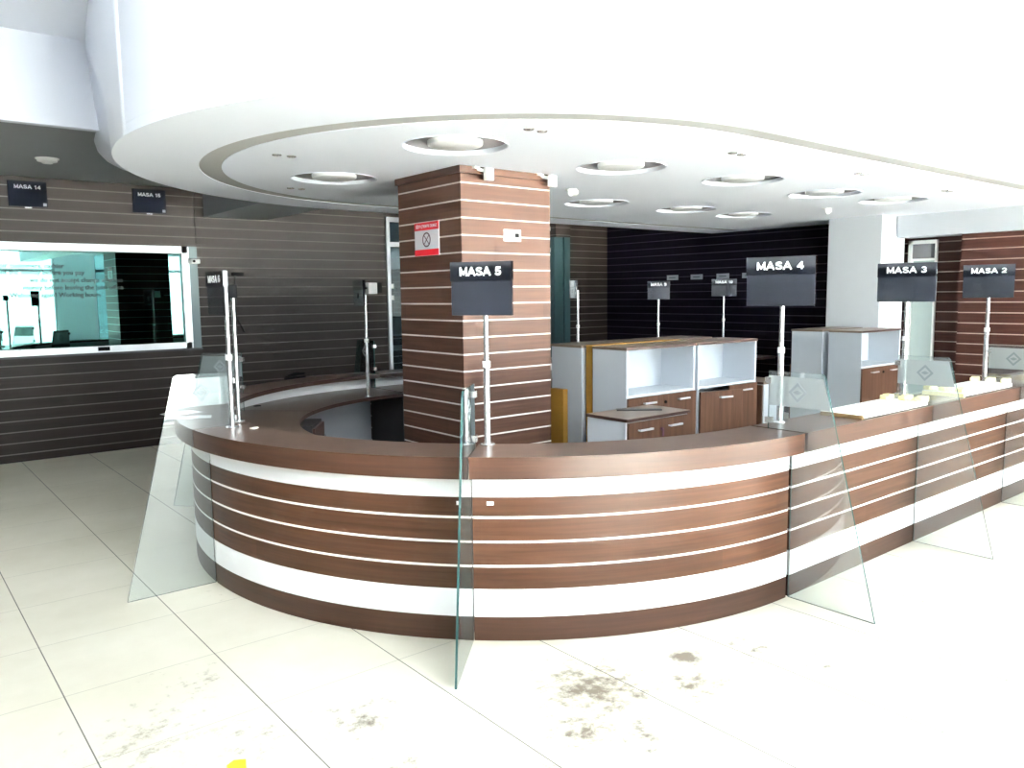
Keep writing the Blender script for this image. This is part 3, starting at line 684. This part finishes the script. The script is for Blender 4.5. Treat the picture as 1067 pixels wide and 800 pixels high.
board('white board with yellow foam blocks at both ends, on the counter below MASA 2',5.62,6.45,2.17,2.44,[(-.38,.1),(-.38,0),(-.38,-.1),(.36,.1),(.38,0),(.38,-.1)],.004)
for i,(x,y,rz,w,d,l) in enumerate(((1.5,5.13,.2,.21,.14,'white paper sheet on the left ledge, the farther of two'),(1.47,4.90,-.35,.26,.13,'white paper sheet on the left ledge, the nearer and larger of two'))):
    pm=MB(); n=6
    vs=[(-w/2+w*i_/n,-d/2+d*j_,.001+.004*abs(math.sin(i_*1.1))) for i_ in range(n+1) for j_ in (0,1)]
    pm.add(vs,[(2*k,2*k+2,2*k+3,2*k+1) for k in range(n)],0,True)
    o=pm.build('paper_sheet',M['paper'],None); o.location=(x,y,.8865); o.rotation_euler=(0,0,rz)
    sd=o.modifiers.new('s','SOLIDIFY'); sd.thickness=.0006; sd.offset=1
    tag(o,l,'paper')
t=thing('stapler','black stapler lying on the back left counter ledge','stapler',(2.93,6.66,.886),rd(20))
MB().box((-.11,-.022,0),(.11,.022,.014)).build('base',M['black'],t,bevel=.003)
MB().prism([(-.10,.018),(.10,.03),(.11,.044),(.02,.05),(-.10,.03)],((0,0,0),(1,0,0),(0,0,1),(0,-1,0)),.03).build('arm',M['black'],t)
for u,l in ((-.05,'small white sticker on the counter front just left of the MASA 5 glass divider'),(.09,'small white sticker on the counter front just right of the MASA 5 glass divider')):
    a=225+math.degrees(u/R); b,nx,ny=ang(a,.0012)
    o=MB().box((-.016,-.001,-.009),(.016,0,.009)).build('sticker',M['paper'],None); o.location=(b[0],b[1],.655); o.rotation_euler=(0,0,math.atan2(ny,nx)+PI/2)
    tag(o,l,'sticker','white stickers on the counter front')
o=MB().box((-.02,-.012,0),(.02,.012,.006)).build('paper_scrap',M['cream'],None); o.location=(2.40,3.03-.12,.8865); o.rotation_euler=(0,0,.4)
o.location=(1.62,4.25,.8865); tag(o,'tiny cream scrap on the ledge at the foot of the left poles','scrap')
o=MB().prism([(-.03,-.02),(.02,-.03),(.035,.01),(.0,.03),(-.03,.015)],((0,0,.006),(1,0,0),(0,1,0),(0,0,1)),.01).build('yellow_marker',plain('bright_yellow_plastic',(.85,.75,.02),.4),None)
o.location=(.875,2.60,0.0); tag(o,'small yellow scrap on the floor at the bottom edge of the photo','scrap')

# ------------------------------------------------------------------ light and camera
w=bpy.data.worlds.new('sky'); bpy.context.scene.world=w; w.use_nodes=True
ns=w.node_tree.nodes; bgn=ns['Background']; bgn.inputs[0].default_value=(.95,.98,1.0,1); bgn.inputs[1].default_value=3.9
for x0,x1 in ((XL,3.35),(4.15,9.1)):
    L=bpy.data.lights.new('window_portal','AREA'); L.shape='RECTANGLE'; L.size=x1-x0; L.size_y=5.94
    try: L.cycles.is_portal=True
    except Exception: pass
    o=bpy.data.objects.new('window_portal',L); COL.objects.link(o); o.location=((x0+x1)/2,YF-.3,2.97); o.rotation_euler=(PI/2,0,0)

S=bpy.data.lights.new('sun','SUN'); S.energy=330; S.angle=rd(3); S.color=(1,.97,.92)
o=bpy.data.objects.new('sun',S); COL.objects.link(o); o.rotation_euler=(rd(24),rd(6),0)
cam=bpy.data.cameras.new('camera'); co=bpy.data.objects.new('camera',cam); COL.objects.link(co)
f=829.; X=Vector((1560-533.5,105.,-f)).normalized(); vl=Vector((-145-533.5,85.,-f))
Z=X.cross(vl).normalized()
if Z.y<0: Z=-Z
Y=Z.cross(X)
Rm=Matrix((X,Y,Z))       # rows = world axes in camera space: world = Rm @ cam
co.matrix_world=Matrix.Translation((0,0,1.6))@Rm.to_4x4()
cam.sensor_width=36; cam.lens=f/1067*36; cam.clip_start=.05
sc=bpy.context.scene; sc.camera=co
sc.view_settings.view_transform='Standard'; sc.view_settings.look='None'; sc.view_settings.gamma=1; sc.view_settings.use_curve_mapping=False
sc.view_settings.exposure=2.22
sc.cycles.max_bounces=10; sc.cycles.diffuse_bounces=5; sc.cycles.transparent_max_bounces=24; sc.cycles.glossy_bounces=5
sc.cycles.use_denoising=True; sc.cycles.sample_clamp_indirect=6
